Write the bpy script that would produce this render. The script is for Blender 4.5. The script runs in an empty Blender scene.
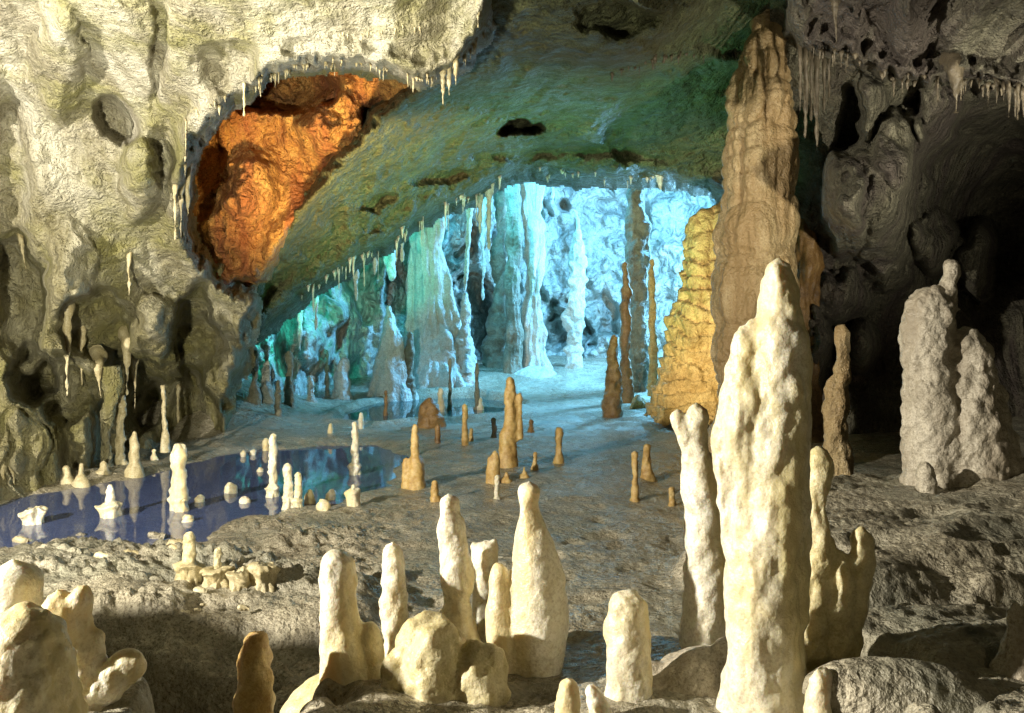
import bpy, math, random
import numpy as np
from mathutils import Vector

random.seed(7)
F = 995.0; CX = 512.0; HY = 300.0; H = 2.2          # pinhole constants: focal in px, horizon row, eye height
scene = bpy.context.scene
col = scene.collection

# ------------------------------------------------------------------ numeric noise
def _h(ix, iy, iz, s=0):
    n = (ix.astype(np.int64)*374761393 + iy.astype(np.int64)*668265263 + iz.astype(np.int64)*2147483647 + s*1274126177) & 0xffffffff
    n = ((n ^ (n >> 13)) * 1274126177) & 0xffffffff
    n = n ^ (n >> 16)
    return (n & 0xffffff) / float(0xffffff)
def vnoise(x, y, z, s=0):
    xi, yi, zi = np.floor(x), np.floor(y), np.floor(z)
    fx, fy, fz = x-xi, y-yi, z-zi
    u, v, w = [t*t*t*(t*(t*6-15)+10) for t in (fx, fy, fz)]
    r = 0
    for a in (0, 1):
        for b in (0, 1):
            for c in (0, 1):
                r = r + _h(xi+a, yi+b, zi+c, s) * (u if a else 1-u)*(v if b else 1-v)*(w if c else 1-w)
    return r*2-1
def fbm(x, y, z, oct=5, s=0, g=.5):
    r = 0; a = 1; t = 0
    for o in range(oct):
        r = r + a*vnoise(x*2.03**o+o*17.3, y*2.03**o+o*5.1, z*2.03**o+o*9.7, s+o); t += a; a *= g
    return r/t
def ridged(x, y, z, oct=4, s=0):
    r = 0; a = 1; t = 0
    for o in range(oct):
        r = r + a*(1-np.abs(vnoise(x*2.1**o+o*11.3, y*2.1**o+o*3.1, z*2.1**o+o*7.7, s+o))*2); t += a; a *= .5
    return r/t
def worley2(x, y, s=0):
    xi, yi = np.floor(x), np.floor(y); best = np.full(x.shape, 9.)
    for a in (-1, 0, 1):
        for b in (-1, 0, 1):
            cx = xi+a; cy = yi+b; o = np.zeros_like(cx)
            px = cx+_h(cx, cy, o, s); py = cy+_h(cx, cy, o+7, s)
            best = np.minimum(best, (px-x)**2+(py-y)**2)
    return np.sqrt(best)
def worley3(x, y, z, s=0):
    xi, yi, zi = np.floor(x), np.floor(y), np.floor(z); best = np.full(x.shape, 9.)
    for a in (-1, 0, 1):
        for b in (-1, 0, 1):
            for c in (-1, 0, 1):
                cx = xi+a; cy = yi+b; cz = zi+c
                best = np.minimum(best, (cx+_h(cx, cy, cz, s)-x)**2+(cy+_h(cx, cy, cz, s+31)-y)**2+(cz+_h(cx, cy, cz, s+63)-z)**2)
    return np.sqrt(best)
def S(t):
    t = np.clip(t, 0, 1); return t*t*(3-2*t)
def sdpoly(x, y, P):
    "signed distance, positive outside"
    d = np.full(x.shape, 1e9); ins = np.zeros(x.shape, bool)
    n = len(P)
    for i in range(n):
        ax, ay = P[i]; bx, by = P[(i+1) % n]
        ex, ey = bx-ax, by-ay
        t = np.clip(((x-ax)*ex+(y-ay)*ey)/(ex*ex+ey*ey+1e-12), 0, 1)
        d = np.minimum(d, (x-ax-t*ex)**2+(y-ay-t*ey)**2)
        if ay != by:
            c = ((ay > y) != (by > y)) & (x < (bx-ax)*(y-ay)/(by-ay)+ax)
            ins ^= c
    d = np.sqrt(d)
    return np.where(ins, -d, d)
class TPS:
    def __init__(self, pts):
        p = np.array(pts, float); self.c = p[:, :2]/100.; n = len(p)
        K = self._k(self.c, self.c)+np.eye(n)*.02
        A = np.zeros((n+3, n+3)); A[:n, :n] = K; A[:n, n] = 1; A[:n, n+1:] = self.c
        A[n, :n] = 1; A[n+1:, :n] = self.c.T
        self.w = np.linalg.solve(A, np.concatenate([p[:, 2], np.zeros(3)]))
    def _k(self, a, b):
        r2 = ((a[:, None, :]-b[None, :, :])**2).sum(-1)
        return .5*r2*np.log(r2+1e-9)
    def __call__(self, x, y):
        sh = np.shape(x); q = np.stack([np.ravel(x)/100., np.ravel(y)/100.], 1)
        out = np.empty(len(q)); n = len(self.c)
        for i in range(0, len(q), 50000):
            b = q[i:i+50000]
            out[i:i+50000] = self._k(b, self.c)@self.w[:n]+self.w[n]+b@self.w[n+1:]
        return out.reshape(sh)
def world(px, py, d):
    return (px-CX)/F*d, d, H-(py-HY)/F*d

# ------------------------------------------------------------------ object helpers
def tag(o, label=None, cat=None, group=None, kind=None):
    if label: o['label'] = label
    if cat: o['category'] = cat
    if group: o['group'] = group
    if kind: o['kind'] = kind
    return o
def mesh_obj(name, V, Fc, mat, parent=None, loc=None, smooth=True):
    me = bpy.data.meshes.new(name)
    V = np.asarray(V, float)
    if loc is not None: V = V-np.array(loc)
    if isinstance(Fc, np.ndarray):
        me.vertices.add(len(V)); me.vertices.foreach_set('co', V.astype(np.float32).ravel())
        nf = len(Fc); me.loops.add(nf*4); me.loops.foreach_set('vertex_index', Fc.astype(np.int32).ravel())
        me.polygons.add(nf); me.polygons.foreach_set('loop_start', np.arange(nf, dtype=np.int32)*4)
        me.update(calc_edges=True)
    else:
        me.from_pydata([tuple(v) for v in V], [], Fc); me.update()
    if smooth: me.polygons.foreach_set('use_smooth', [True]*len(me.polygons))
    me.materials.append(mat)
    o = bpy.data.objects.new(name, me); col.objects.link(o)
    if loc is not None and parent is None: o.location = loc
    if parent is not None: o.parent = parent
    return o
def grid_faces(nr, nc, keep=None):
    i = np.arange(nr-1)[:, None]*nc+np.arange(nc-1)[None, :]
    q = np.stack([i, i+nc, i+nc+1, i+1], -1).reshape(-1, 4)
    if keep is not None:
        k = keep.ravel(); q = q[k[q].all(1)]
        used = np.unique(q); m = np.full(nr*nc, -1); m[used] = np.arange(len(used))
        return m[q], used
    return q

# ------------------------------------------------------------------ materials
def rock(name, cols, scale=2.5, bump=.5, fine=40., rough=(.45, .8), flute=0., pop=0., popscale=30., spec=.5, sss=0., stain=None, low_tone=None, dist=.04, runs=None, wet=0., grain=.5, facing=False):
    m = bpy.data.materials.new(name); m.use_nodes = True
    nt = m.node_tree; N = nt.nodes; L = nt.links; b = N['Principled BSDF']
    geo = N.new('ShaderNodeNewGeometry'); pos = geo.outputs['Position']
    def noise(sc, det=8, ro=.6, vec=None, dis=0.):
        n = N.new('ShaderNodeTexNoise'); n.inputs['Scale'].default_value = sc; n.inputs['Detail'].default_value = det
        n.inputs['Roughness'].default_value = ro; n.inputs['Distortion'].default_value = dis
        L.new(vec or pos, n.inputs['Vector']); return n.outputs['Fac']
    def ramp(fac, stops):
        r = N.new('ShaderNodeValToRGB'); e = r.color_ramp.elements
        while len(e) < len(stops): e.new(.5)
        for k, (p, c) in enumerate(stops): e[k].position = p; e[k].color = (c[0], c[1], c[2], 1)
        L.new(fac, r.inputs['Fac']); return r.outputs['Color']
    def mix(f, a, c, t='MIX'):
        x = N.new('ShaderNodeMix'); x.data_type = 'RGBA'; x.blend_type = t
        if isinstance(f, float): x.inputs[0].default_value = f
        else: L.new(f, x.inputs[0])
        for s, v in ((x.inputs[6], a), (x.inputs[7], c)):
            if isinstance(v, tuple): s.default_value = (*v, 1)
            else: L.new(v, s)
        return x.outputs[2]
    n1 = noise(scale, 12, .68, dis=.1)
    k = len(cols)
    c = ramp(n1, [(.32+.36*i/(k-1), cols[i]) for i in range(k)])
    n2 = noise(scale*7, 6, .7)
    c = mix(.30, c, ramp(n2, [(.35, tuple(x*.55 for x in cols[0])), (.62, cols[-1])]))
    n4 = noise(scale*26, 4, .75)
    c = mix(1., c, ramp(n4, [(.36, (grain, grain*.94, grain*.85)), (.52, (.95, .94, .92)), (.7, (1., 1., 1.))]), 'MULTIPLY')
    if runs:      # mineral runs following the drip direction
        mq = N.new('ShaderNodeMapping'); mq.inputs['Scale'].default_value = (1, .16 if facing else 1, .16); L.new(pos, mq.inputs['Vector'])
        c = mix(ramp(noise(runs[1], 7, .62, mq.outputs[0]), [(.46, (0, 0, 0)), (.60, (.85, .85, .85))]), c, runs[0])
    if stain:
        n3 = noise(scale*.45, 9, .68, dis=.2)
        c = mix(ramp(n3, [(.47, (0, 0, 0)), (.62, (1, 1, 1))]), c, stain)
    if low_tone:      # (colour, z_low, z_high): colour mixed in towards the bottom, fading out above
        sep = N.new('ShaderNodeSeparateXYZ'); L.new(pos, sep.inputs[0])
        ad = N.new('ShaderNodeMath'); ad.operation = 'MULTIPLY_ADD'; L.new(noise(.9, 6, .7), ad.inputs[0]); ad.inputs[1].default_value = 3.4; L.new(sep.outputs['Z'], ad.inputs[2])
        mr = N.new('ShaderNodeMapRange'); L.new(ad.outputs[0], mr.inputs['Value']); mr.inputs['From Min'].default_value = low_tone[1]+1.7; mr.inputs['From Max'].default_value = low_tone[2]+1.7
        c = mix(mr.outputs[0], mix(.65, c, low_tone[0]), c)
    L.new(c, b.inputs['Base Color'])
    rr = N.new('ShaderNodeMapRange'); L.new(noise(scale*3, 4), rr.inputs['Value']); rr.inputs['From Min'].default_value = .35; rr.inputs['From Max'].default_value = .65
    rr.inputs['To Min'].default_value = rough[0]; rr.inputs['To Max'].default_value = rough[1]
    ro = rr.outputs[0]
    if wet:
        wr = N.new('ShaderNodeMapRange'); L.new(noise(.8, 8, .65), wr.inputs['Value']); wr.inputs['From Min'].default_value = .44; wr.inputs['From Max'].default_value = .56
        wr.inputs['To Min'].default_value = wet; wr.inputs['To Max'].default_value = 1.
        mm = N.new('ShaderNodeMath'); mm.operation = 'MULTIPLY'; L.new(ro, mm.inputs[0]); L.new(wr.outputs[0], mm.inputs[1]); ro = mm.outputs[0]
    L.new(ro, b.inputs['Roughness'])
    b.inputs['Specular IOR Level'].default_value = spec
    h = noise(fine, 4, .62)
    def add(a, c2, w):
        x = N.new('ShaderNodeMath'); x.operation = 'MULTIPLY_ADD'; L.new(c2, x.inputs[0]); x.inputs[1].default_value = w; L.new(a, x.inputs[2]); return x.outputs[0]
    h = add(h, noise(fine*.22, 6, .6), 2.5)
    if flute:
        mp = N.new('ShaderNodeMapping'); mp.inputs['Scale'].default_value = (1, .12 if facing else 1, .12); L.new(pos, mp.inputs['Vector'])
        h = add(h, noise(fine*.3, 3, .5, mp.outputs[0], .3), flute*4)
    if pop:
        v = N.new('ShaderNodeTexVoronoi'); v.inputs['Scale'].default_value = popscale; L.new(pos, v.inputs['Vector'])
        h = add(h, v.outputs['Distance'], -pop*2)
    bp = N.new('ShaderNodeBump'); bp.inputs['Strength'].default_value = bump; bp.inputs['Distance'].default_value = dist
    L.new(h, bp.inputs['Height']); L.new(bp.outputs[0], b.inputs['Normal'])
    if sss:
        b.inputs['Subsurface Weight'].default_value = sss; b.inputs['Subsurface Radius'].default_value = (.06, .04, .015); b.inputs['Subsurface Scale'].default_value = 1.
    return m
M = {}
M['pale_wall'] = rock('pale_wall_rock', [(.22, .19, .10), (.52, .48, .34), (.78, .73, .60)], 1.6, 1., 30, flute=.35, stain=(.36, .34, .14), low_tone=((.25, .22, .075), 1.4, 4.4), dist=.10, grain=.5, runs=((.88, .84, .70), 2.6), facing=True)
M['rust'] = rock('rust_rock', [(.20, .065, .02), (.62, .29, .07), (.74, .47, .16)], 2.4, 1., 18, flute=.4, pop=.3, popscale=9, dist=.10, grain=.35, runs=((.30, .09, .03), 2.2), facing=True)
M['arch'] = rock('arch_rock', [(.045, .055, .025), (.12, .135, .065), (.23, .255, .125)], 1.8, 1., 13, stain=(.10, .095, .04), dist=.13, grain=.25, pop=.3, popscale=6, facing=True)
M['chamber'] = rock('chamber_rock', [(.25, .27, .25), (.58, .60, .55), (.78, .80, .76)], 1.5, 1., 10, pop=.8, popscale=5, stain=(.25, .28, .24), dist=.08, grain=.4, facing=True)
M['dark_wall'] = rock('dark_wall_rock', [(.05, .045, .03), (.17, .16, .11), (.33, .31, .22)], 2.0, 1., 22, flute=.9, dist=.10, grain=.35, runs=((.09, .07, .06), 2.4), facing=True)  # dark colour stands in for the weak lamplight on this side
M['floor'] = rock('floor_rock', [(.20, .175, .125), (.44, .40, .30), (.66, .61, .49)], 1.9, .75, 34, rough=(.30, .6), pop=.25, popscale=16, stain=(.27, .26, .20), dist=.04, wet=.14, grain=.35)
M['calcite'] = rock('white_calcite', [(.76, .67, .42), (.87, .83, .68), (.90, .89, .81)], 2.6, .5, 50, rough=(.22, .5), sss=.25, dist=.012, grain=.7, runs=((.70, .58, .30), 5.))
M['calcite_lumpy'] = rock('lumpy_calcite', [(.70, .60, .34), (.84, .79, .61), (.89, .87, .77)], 2.6, .35, 55, rough=(.22, .48), sss=.25, dist=.013, grain=.7, runs=((.66, .56, .28), 4.5))
M['olive'] = rock('olive_calcite', [(.44, .36, .14), (.66, .58, .32), (.80, .74, .52)], 4, .5, 40, rough=(.3, .6), sss=.2, dist=.014, grain=.75)
M['amber'] = rock('amber_calcite', [(.35, .18, .04), (.58, .38, .12), (.74, .60, .30)], 6, .5, 40, rough=(.3, .6), sss=.15, dist=.014, grain=.75)
M['brown'] = rock('brown_calcite', [(.10, .05, .015), (.27, .15, .05), (.42, .27, .11)], 3, .6, 30, rough=(.3, .6), flute=.3, dist=.02)
M['column'] = rock('banded_column_rock', [(.26, .18, .08), (.54, .41, .21), (.70, .57, .35)], 2.6, .8, 24, rough=(.25, .5), flute=.3, dist=.04, grain=.5, runs=((.33, .22, .10), 2.6))
M['ochre'] = rock('ochre_flowstone', [(.30, .19, .06), (.58, .40, .14), (.70, .54, .24)], 2.2, .8, 14, rough=(.4, .7), dist=.06, grain=.5)
M['grey'] = rock('grey_calcite', [(.30, .26, .19), (.58, .53, .43), (.76, .71, .60)], 3.2, .6, 34, pop=.3, popscale=26, rough=(.3, .6), dist=.025, grain=.5, runs=((.32, .27, .20), 3.5))
M['ice'] = rock('white_column_calcite', [(.45, .48, .44), (.72, .74, .70), (.85, .87, .84)], 2.5, .8, 12, flute=.6, rough=(.25, .55), dist=.06)
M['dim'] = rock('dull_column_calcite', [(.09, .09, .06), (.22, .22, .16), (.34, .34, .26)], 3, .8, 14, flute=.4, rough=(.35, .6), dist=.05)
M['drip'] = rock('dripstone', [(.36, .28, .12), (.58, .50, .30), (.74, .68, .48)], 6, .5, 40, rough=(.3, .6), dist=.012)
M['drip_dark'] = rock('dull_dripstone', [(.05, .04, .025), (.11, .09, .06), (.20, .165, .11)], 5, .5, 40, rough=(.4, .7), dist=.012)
def water_mat(name, colr):
    m = bpy.data.materials.new(name); m.use_nodes = True; nt = m.node_tree; b = nt.nodes['Principled BSDF']
    b.inputs['Base Color'].default_value = (*colr, 1); b.inputs['Roughness'].default_value = .035; b.inputs['IOR'].default_value = 1.33
    n = nt.nodes.new('ShaderNodeTexNoise'); n.inputs['Scale'].default_value = 3.; n.inputs['Detail'].default_value = 2.
    bp = nt.nodes.new('ShaderNodeBump'); bp.inputs['Strength'].default_value = .06; bp.inputs['Distance'].default_value = .02
    nt.links.new(n.outputs['Fac'], bp.inputs['Height']); nt.links.new(bp.outputs[0], b.inputs['Normal'])
    b.inputs['Specular IOR Level'].default_value = .8; b.inputs['Alpha'].default_value = .82
    return m
M['water'] = water_mat('pool_water', (.09, .13, .31)); M['water_green'] = water_mat('far_pool_water', (.02, .10, .10))

# ------------------------------------------------------------------ floor
def gp(px, py, z=0.):
    d = (H-z)*F/(py-HY); return ((px-CX)/F*d, d)
POOL1 = [gp(*p) for p in [(-260, 560), (-60, 518), (0, 502), (60, 488), (120, 480), (165, 472), (215, 458), (260, 451), (320, 447), (372, 446), (397, 450), (404, 462), (396, 478), (376, 492), (340, 503), (296, 506), (250, 520), (205, 544), (150, 549), (95, 544), (50, 546), (0, 552), (-120, 580), (-260, 620)]]
POOL2 = [gp(*p) for p in [(345, 424), (345, 412), (380, 403), (420, 399), (470, 398), (510, 402), (520, 408), (500, 416), (460, 421), (415, 424), (380, 427)]]
def floor_base(x, y):
    z = .07+.05*fbm(x*.35, y*.35, x*0, 3, 11)
    s1 = sdpoly(x, y, POOL1)+.26*fbm(x*1.8, y*1.8, x*0, 4, 5); s2 = sdpoly(x, y, POOL2)+.15*fbm(x*1.3, y*1.3, x*0, 3, 6)
    z = z*S((s1-.0)/.5+.25)-.22*S(-s1/.9+.08)
    z = np.where(y > 15, z*S(s2/.5+.2)-.30*S(-s2/.6+.1)+.09*np.exp(-((s2-.18)/.13)**2), z)
    z = z+.42*S((y-21)/5.)                                                     # back chamber
    z = z+.9*S((-3.2-x-(y-16)*.12)/2.5)*S((y-15.2)/3.)                          # left bank of chamber
    z = z-1.1*S((5.62+.25*np.sin(x*2.1)+.2*vnoise(x*3, y*3, x*0, 3)-y)/.25)*S((-.75-x)/.3)*S((y-3.4)/.3)  # trench beside near stalagmites
    w = .18*vnoise(x*2.2, y*2.2, x*0, 9)+.06*vnoise(x*7, y*7, x*0, 10)
    z = z+.68*S((x+.98+w)/.32)*S((4.75+w-y)/.35)*(1-S((x-.9)/.5))               # near mound
    z = z+(.76+.05*np.sin(x*1.7)+.03*(x-1))*S((x-1.0-.08*(y-4)+w)/.55)*S((8.7+w*1.5-y)/1.1)  # right shelf
    z = z-.24*np.exp(-((y-4.75-.25*(x-2.2)+w*.6)/.22)**2)*S((x-1.25)/.4)           # dark gap in the shelf
    z = z+.8*S((-1.0-x+w)/.3)*S((3.7+w-y)/.3)                                    # rock under left cluster
    z = z+.30*S((x-5.5)/4)*S((y-9)/3)
    z = z+.20*S((7.75+.25*np.sin(x*1.3)+w*1.5-y)/.22)*S((-.6-x)/.6)*S((y-6.)/.3)
    return z
def floor_full(x, y):
    z = floor_base(x, y)
    s1 = sdpoly(x, y, POOL1); dry = S((s1+.35)/.7)
    near = S((11.5-y)/3.)
    grav = .07*(.6-worley2(x*8, y*8, 1))*near+.04*(.5-worley2(x*19, y*19, 2))*near+.06*ridged(x*1.3, y*1.3, x*0, 4, 20)*near
    grav = grav*(.25+.9*S(.5+1.4*fbm(x*1.6, y*2.4, x*0, 3, 61)))+.07*near*fbm(x*3.1, y*4.4, x*0, 5, 62, .6)
    z = z+dry*grav*(1-.80*S((x+1.5-.2*np.sin(y*2))/.9))
    st = ridged(x*1.0+y*.6, (y*1.0-x*.55)*4.2, x*0, 5, 33)                       # raking ledges on the right shelf
    z = z+.06*st*S((x-1.1)/.5)*S((9-y)/.6)
    z = z+dry*.05*fbm(x*2.2, y*2.2, x*0, 6, 41, .6)-dry*.035*S((.30-worley2(x*1.7+.3*vnoise(x*3, y*3, x*0, 4), y*1.7, 12))/.2)*S((12-y)/4)
    return z
def build_floor():
    nr, nc = 620, 820
    d = 1.6*(36/1.6)**np.linspace(0, 1, nr); px = np.linspace(-520, 1540, nc)
    PX, D = np.meshgrid(px, d); X = (PX-CX)/F*D; Y = D
    Z = floor_full(X, Y)
    V = np.stack([X, Y, Z], -1).reshape(-1, 3)
    o = mesh_obj('cave_floor', V, grid_faces(nr, nc)[:, ::-1], M['floor']); tag(o, kind='structure')
build_floor()
def ground(px, py):
    d = np.geomspace(2.2, 34, 1500); x = (px-CX)/F*d; zr = H-(py-HY)/F*d
    zf = floor_base(x, d); zf = np.maximum(zf, 0)
    k = np.argmax(zf >= zr); return float(d[k])
def gz(x, y): return float(floor_base(np.array([x]), np.array([y]))[0])
def pool(name, P, mat, z):
    c = np.mean(P, 0); V = [((p[0]-c[0])*1.06+c[0], (p[1]-c[1])*1.06+c[1], z) for p in P]
    o = mesh_obj(name, V, [list(range(len(V)))[::-1]], mat, smooth=False); o.data.validate()
    if o.data.polygons[0].normal.z < 0: o.data.flip_normals()
    tag(o, kind='structure')
pool('pool_water', POOL1, M['water'], .004); pool('far_pool_water', POOL2, M['water_green'], .004)

# ------------------------------------------------------------------ rock layers (walls, arch, chamber)
LAY = {}; SURF = {}
def anchor(lay, px, py):
    "depth of the finished rock surface where a stalactite is rooted"
    x0, x1, y0, y1, D, keep = SURF[lay]; nr, nc = D.shape
    j = int(round((px-x0)/(x1-x0)*(nc-1))); i = int(round((py-y0)/(y1-y0)*(nr-1)))
    j = min(max(j, 1), nc-2)
    while i > 2 and keep is not None and not keep[min(i, nr-1), j]: i -= 1
    i = min(max(i, 1), nr-2); return float(D[i-1:i+2, j-1:j+2].min()), y0+(y1-y0)*i/(nr-1)
def layer(name, mat, ctrl, poly, box, step, feats=(), skirt=(14, 3.), noise_fn=None, jag=4., kind='structure'):
    tps = TPS(ctrl); x0, x1, y0, y1 = box
    nc = int((x1-x0)/step); nr = int((y1-y0)/step)
    PX, PY = np.meshgrid(np.linspace(x0, x1, nc), np.linspace(y0, y1, nr))
    def base(PX, PY):
        D = tps(PX, PY)
        for f in feats:
            cx, cy, rx, ry, a = f[:5]; hard = f[5] if len(f) > 5 else .5
            wx = PX+14*fbm(PX/26., PY/26., PX*0, 4, 71); wy = PY+14*fbm(PX/26.+9, PY/26., PX*0, 4, 72)
            r = np.sqrt(((wx-cx)/rx)**2+((wy-cy)/ry)**2)
            if a > 0: D = D+a*S((1+hard*.5-r)/hard)
            else: D = D+a*np.clip(1-r*r, 0, 1)**.75
        return D
    LAY[name] = base
    D = base(PX, PY)
    X, Y, Z = world(PX, PY, D)
    if noise_fn is not None: D = D+noise_fn(X, Y, Z, PX, PY)
    keep = None
    if poly:
        sd = sdpoly(PX, PY, poly)+jag*fbm(PX/9., PY/14., PX*0, 4, 55)
        w, dd = skirt
        D = D+dd*np.clip(sd/w, 0, 1)**1.0-.25*np.exp(-((sd+10)/9.)**2)+.5*S((sd+7)/7.)
        keep = sd < w
    SURF[name] = (x0, x1, y0, y1, D, keep)
    X, Y, Z = world(PX, PY, D)
    V = np.stack([X, Y, Z], -1).reshape(-1, 3)
    if keep is not None:
        q, used = grid_faces(nr, nc, keep); V = V[used]
    else: q = grid_faces(nr, nc)
    o = mesh_obj(name, V, q, mat); tag(o, kind=kind)
    return o

def nA(X, Y, Z, PX, PY):
    low = S((PY-230)/130.)
    r = .50*fbm(X*.6, Y*.6, Z*.6, 3, 1)-(.06+.16*low)*ridged(X*1.1, Y*1.1, Z*.55, 4, 2)-.10*fbm(X*1.7, Y*1.7, Z*1.7, 4, 7)
    r = r-(.035+.05*low)*ridged(X*4, Y*1.5, Z*1.0, 3, 3)-.05*fbm(X*7, Y*7, Z*7, 2, 4)
    r = r-low*.42*ridged(X*1.9, Y*.6, Z*.30, 3, 5)+low*.40*S(fbm(X*.9, Y*.9, Z*.8, 3, 6)*2.4)
    return r
PA = [(-320, -170), (560, -170), (492, 0), (485, 28), (462, 60), (444, 76), (418, 79), (380, 67), (345, 62), (300, 64), (262, 76), (240, 94), (215, 116), (195, 140), (187, 165), (184, 235), (200, 262), (230, 292), (254, 302), (248, 330), (240, 370), (224, 400), (228, 440), (222, 480), (100, 510), (0, 530), (-320, 640)]
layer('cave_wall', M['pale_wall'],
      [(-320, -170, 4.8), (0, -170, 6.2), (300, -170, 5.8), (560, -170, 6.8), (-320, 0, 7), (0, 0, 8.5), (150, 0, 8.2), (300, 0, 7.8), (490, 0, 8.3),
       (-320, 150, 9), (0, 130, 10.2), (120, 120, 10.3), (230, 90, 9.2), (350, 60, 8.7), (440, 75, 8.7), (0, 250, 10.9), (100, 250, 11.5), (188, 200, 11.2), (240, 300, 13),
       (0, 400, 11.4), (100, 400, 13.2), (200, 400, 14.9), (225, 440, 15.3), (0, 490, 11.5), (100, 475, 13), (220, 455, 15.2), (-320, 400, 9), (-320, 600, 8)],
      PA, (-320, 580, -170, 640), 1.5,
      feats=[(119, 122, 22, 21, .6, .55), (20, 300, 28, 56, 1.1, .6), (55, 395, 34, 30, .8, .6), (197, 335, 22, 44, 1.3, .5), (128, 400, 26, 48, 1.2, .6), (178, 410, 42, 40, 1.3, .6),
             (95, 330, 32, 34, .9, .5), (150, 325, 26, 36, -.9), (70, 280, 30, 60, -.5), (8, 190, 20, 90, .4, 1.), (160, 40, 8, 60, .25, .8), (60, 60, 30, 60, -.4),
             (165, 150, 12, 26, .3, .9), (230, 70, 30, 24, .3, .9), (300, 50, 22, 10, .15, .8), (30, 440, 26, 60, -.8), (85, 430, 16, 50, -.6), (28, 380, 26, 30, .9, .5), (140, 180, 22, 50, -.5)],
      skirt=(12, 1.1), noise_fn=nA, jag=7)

def nB(X, Y, Z, PX, PY):
    return .5*fbm(X*.9, Y*.9, Z*.9, 5, 101)-.42*ridged(X*1.3, Y*1.3, Z*.8, 5, 102)-.12*(.6-worley3(X*3, Y*3, Z*2.4, 3))*2
ob = layer('cave_alcove_wall', M['rust'], [(140, 30, 12.8), (440, 30, 12.4), (140, 340, 14.2), (320, 340, 14.7), (300, 150, 14.2), (230, 200, 13.8), (400, 120, 13.6), (440, 200, 14.4)],
      [(150, 20), (450, 20), (440, 90), (412, 118), (382, 140), (352, 172), (316, 205), (290, 238), (270, 275), (252, 318), (236, 318), (205, 285), (172, 250), (150, 200)], (140, 450, 25, 345), 1.5,
      feats=[(290, 88, 44, 26, 1.6, .6), (200, 165, 16, 50, .7, .6), (372, 125, 12, 22, 1., .6), (252, 290, 26, 12, .9, .6), (250, 190, 34, 40, -.5), (330, 130, 34, 40, -.7)], noise_fn=nB)

def nC(X, Y, Z, PX, PY):
    r = .55*fbm(X*.5, Y*.3, Z*.6, 4, 201)-.26*ridged(X*.8+Y*.2, Y*.22, Z*.8, 5, 202)-.16*ridged(X*2.4+Y*.5, Y*.6, Z*2.0, 4, 203)
    return r-.17*fbm(X*4.5, Y*1.9, Z*4.5, 5, 204, .6)
PC = [(410, -170), (980, -170), (900, 0), (850, 60), (840, 320), (735, 320), (728, 215), (722, 192), (700, 184), (640, 177), (580, 178), (545, 173), (520, 170), (498, 180), (470, 197), (440, 208),
      (415, 222), (390, 240), (350, 264), (320, 284), (295, 299), (262, 330), (240, 340), (240, 295), (258, 262), (282, 225), (303, 195), (330, 165), (352, 145), (378, 112), (405, 92), (425, 78), (425, 40)]
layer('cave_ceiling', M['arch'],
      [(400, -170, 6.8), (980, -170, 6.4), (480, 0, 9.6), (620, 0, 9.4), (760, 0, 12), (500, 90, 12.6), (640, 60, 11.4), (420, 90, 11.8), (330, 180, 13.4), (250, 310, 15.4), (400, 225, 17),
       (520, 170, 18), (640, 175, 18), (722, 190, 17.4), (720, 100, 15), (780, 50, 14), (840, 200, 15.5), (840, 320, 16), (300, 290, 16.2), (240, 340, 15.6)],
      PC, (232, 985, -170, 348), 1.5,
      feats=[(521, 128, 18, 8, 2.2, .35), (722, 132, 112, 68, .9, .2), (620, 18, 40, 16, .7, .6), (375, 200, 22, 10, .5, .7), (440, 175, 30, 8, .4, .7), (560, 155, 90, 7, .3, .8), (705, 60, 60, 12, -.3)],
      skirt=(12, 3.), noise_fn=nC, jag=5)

def nD(X, Y, Z, PX, PY):
    pop = (.55-worley3(X*1.4, Y*1.4, Z*1.4, 8))
    r = .9*fbm(X*.35, Y*.35, Z*.35, 4, 301)-.7*pop-.30*(.55-worley3(X*3.6, Y*3.6, Z*3.0, 9))-.45*ridged(X*.7, Y*.7, Z*.25, 4, 302)
    return r+.8*S(fbm(X*.8, Y*.8, Z*.8, 3, 303)*4-.8)
layer('chamber_wall', M['chamber'], [(150, 40, 20), (150, 430, 17.5), (300, 250, 22.2), (260, 400, 19), (330, 400, 22.8), (450, 200, 25.5), (450, 390, 26.5), (600, 130, 31), (600, 400, 30), (750, 130, 28), (900, 180, 23), (900, 420, 21)], None,
      (150, 900, 40, 430), 1.7, feats=[(470, 330, 30, 60, 1.6, .5), (560, 345, 26, 40, 1.2, .5), (320, 330, 30, 40, -1.), (405, 270, 16, 50, 2., .5), (285, 330, 14, 60, .9, .6), (255, 370, 16, 50, .6, .6)], noise_fn=nD)

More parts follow.
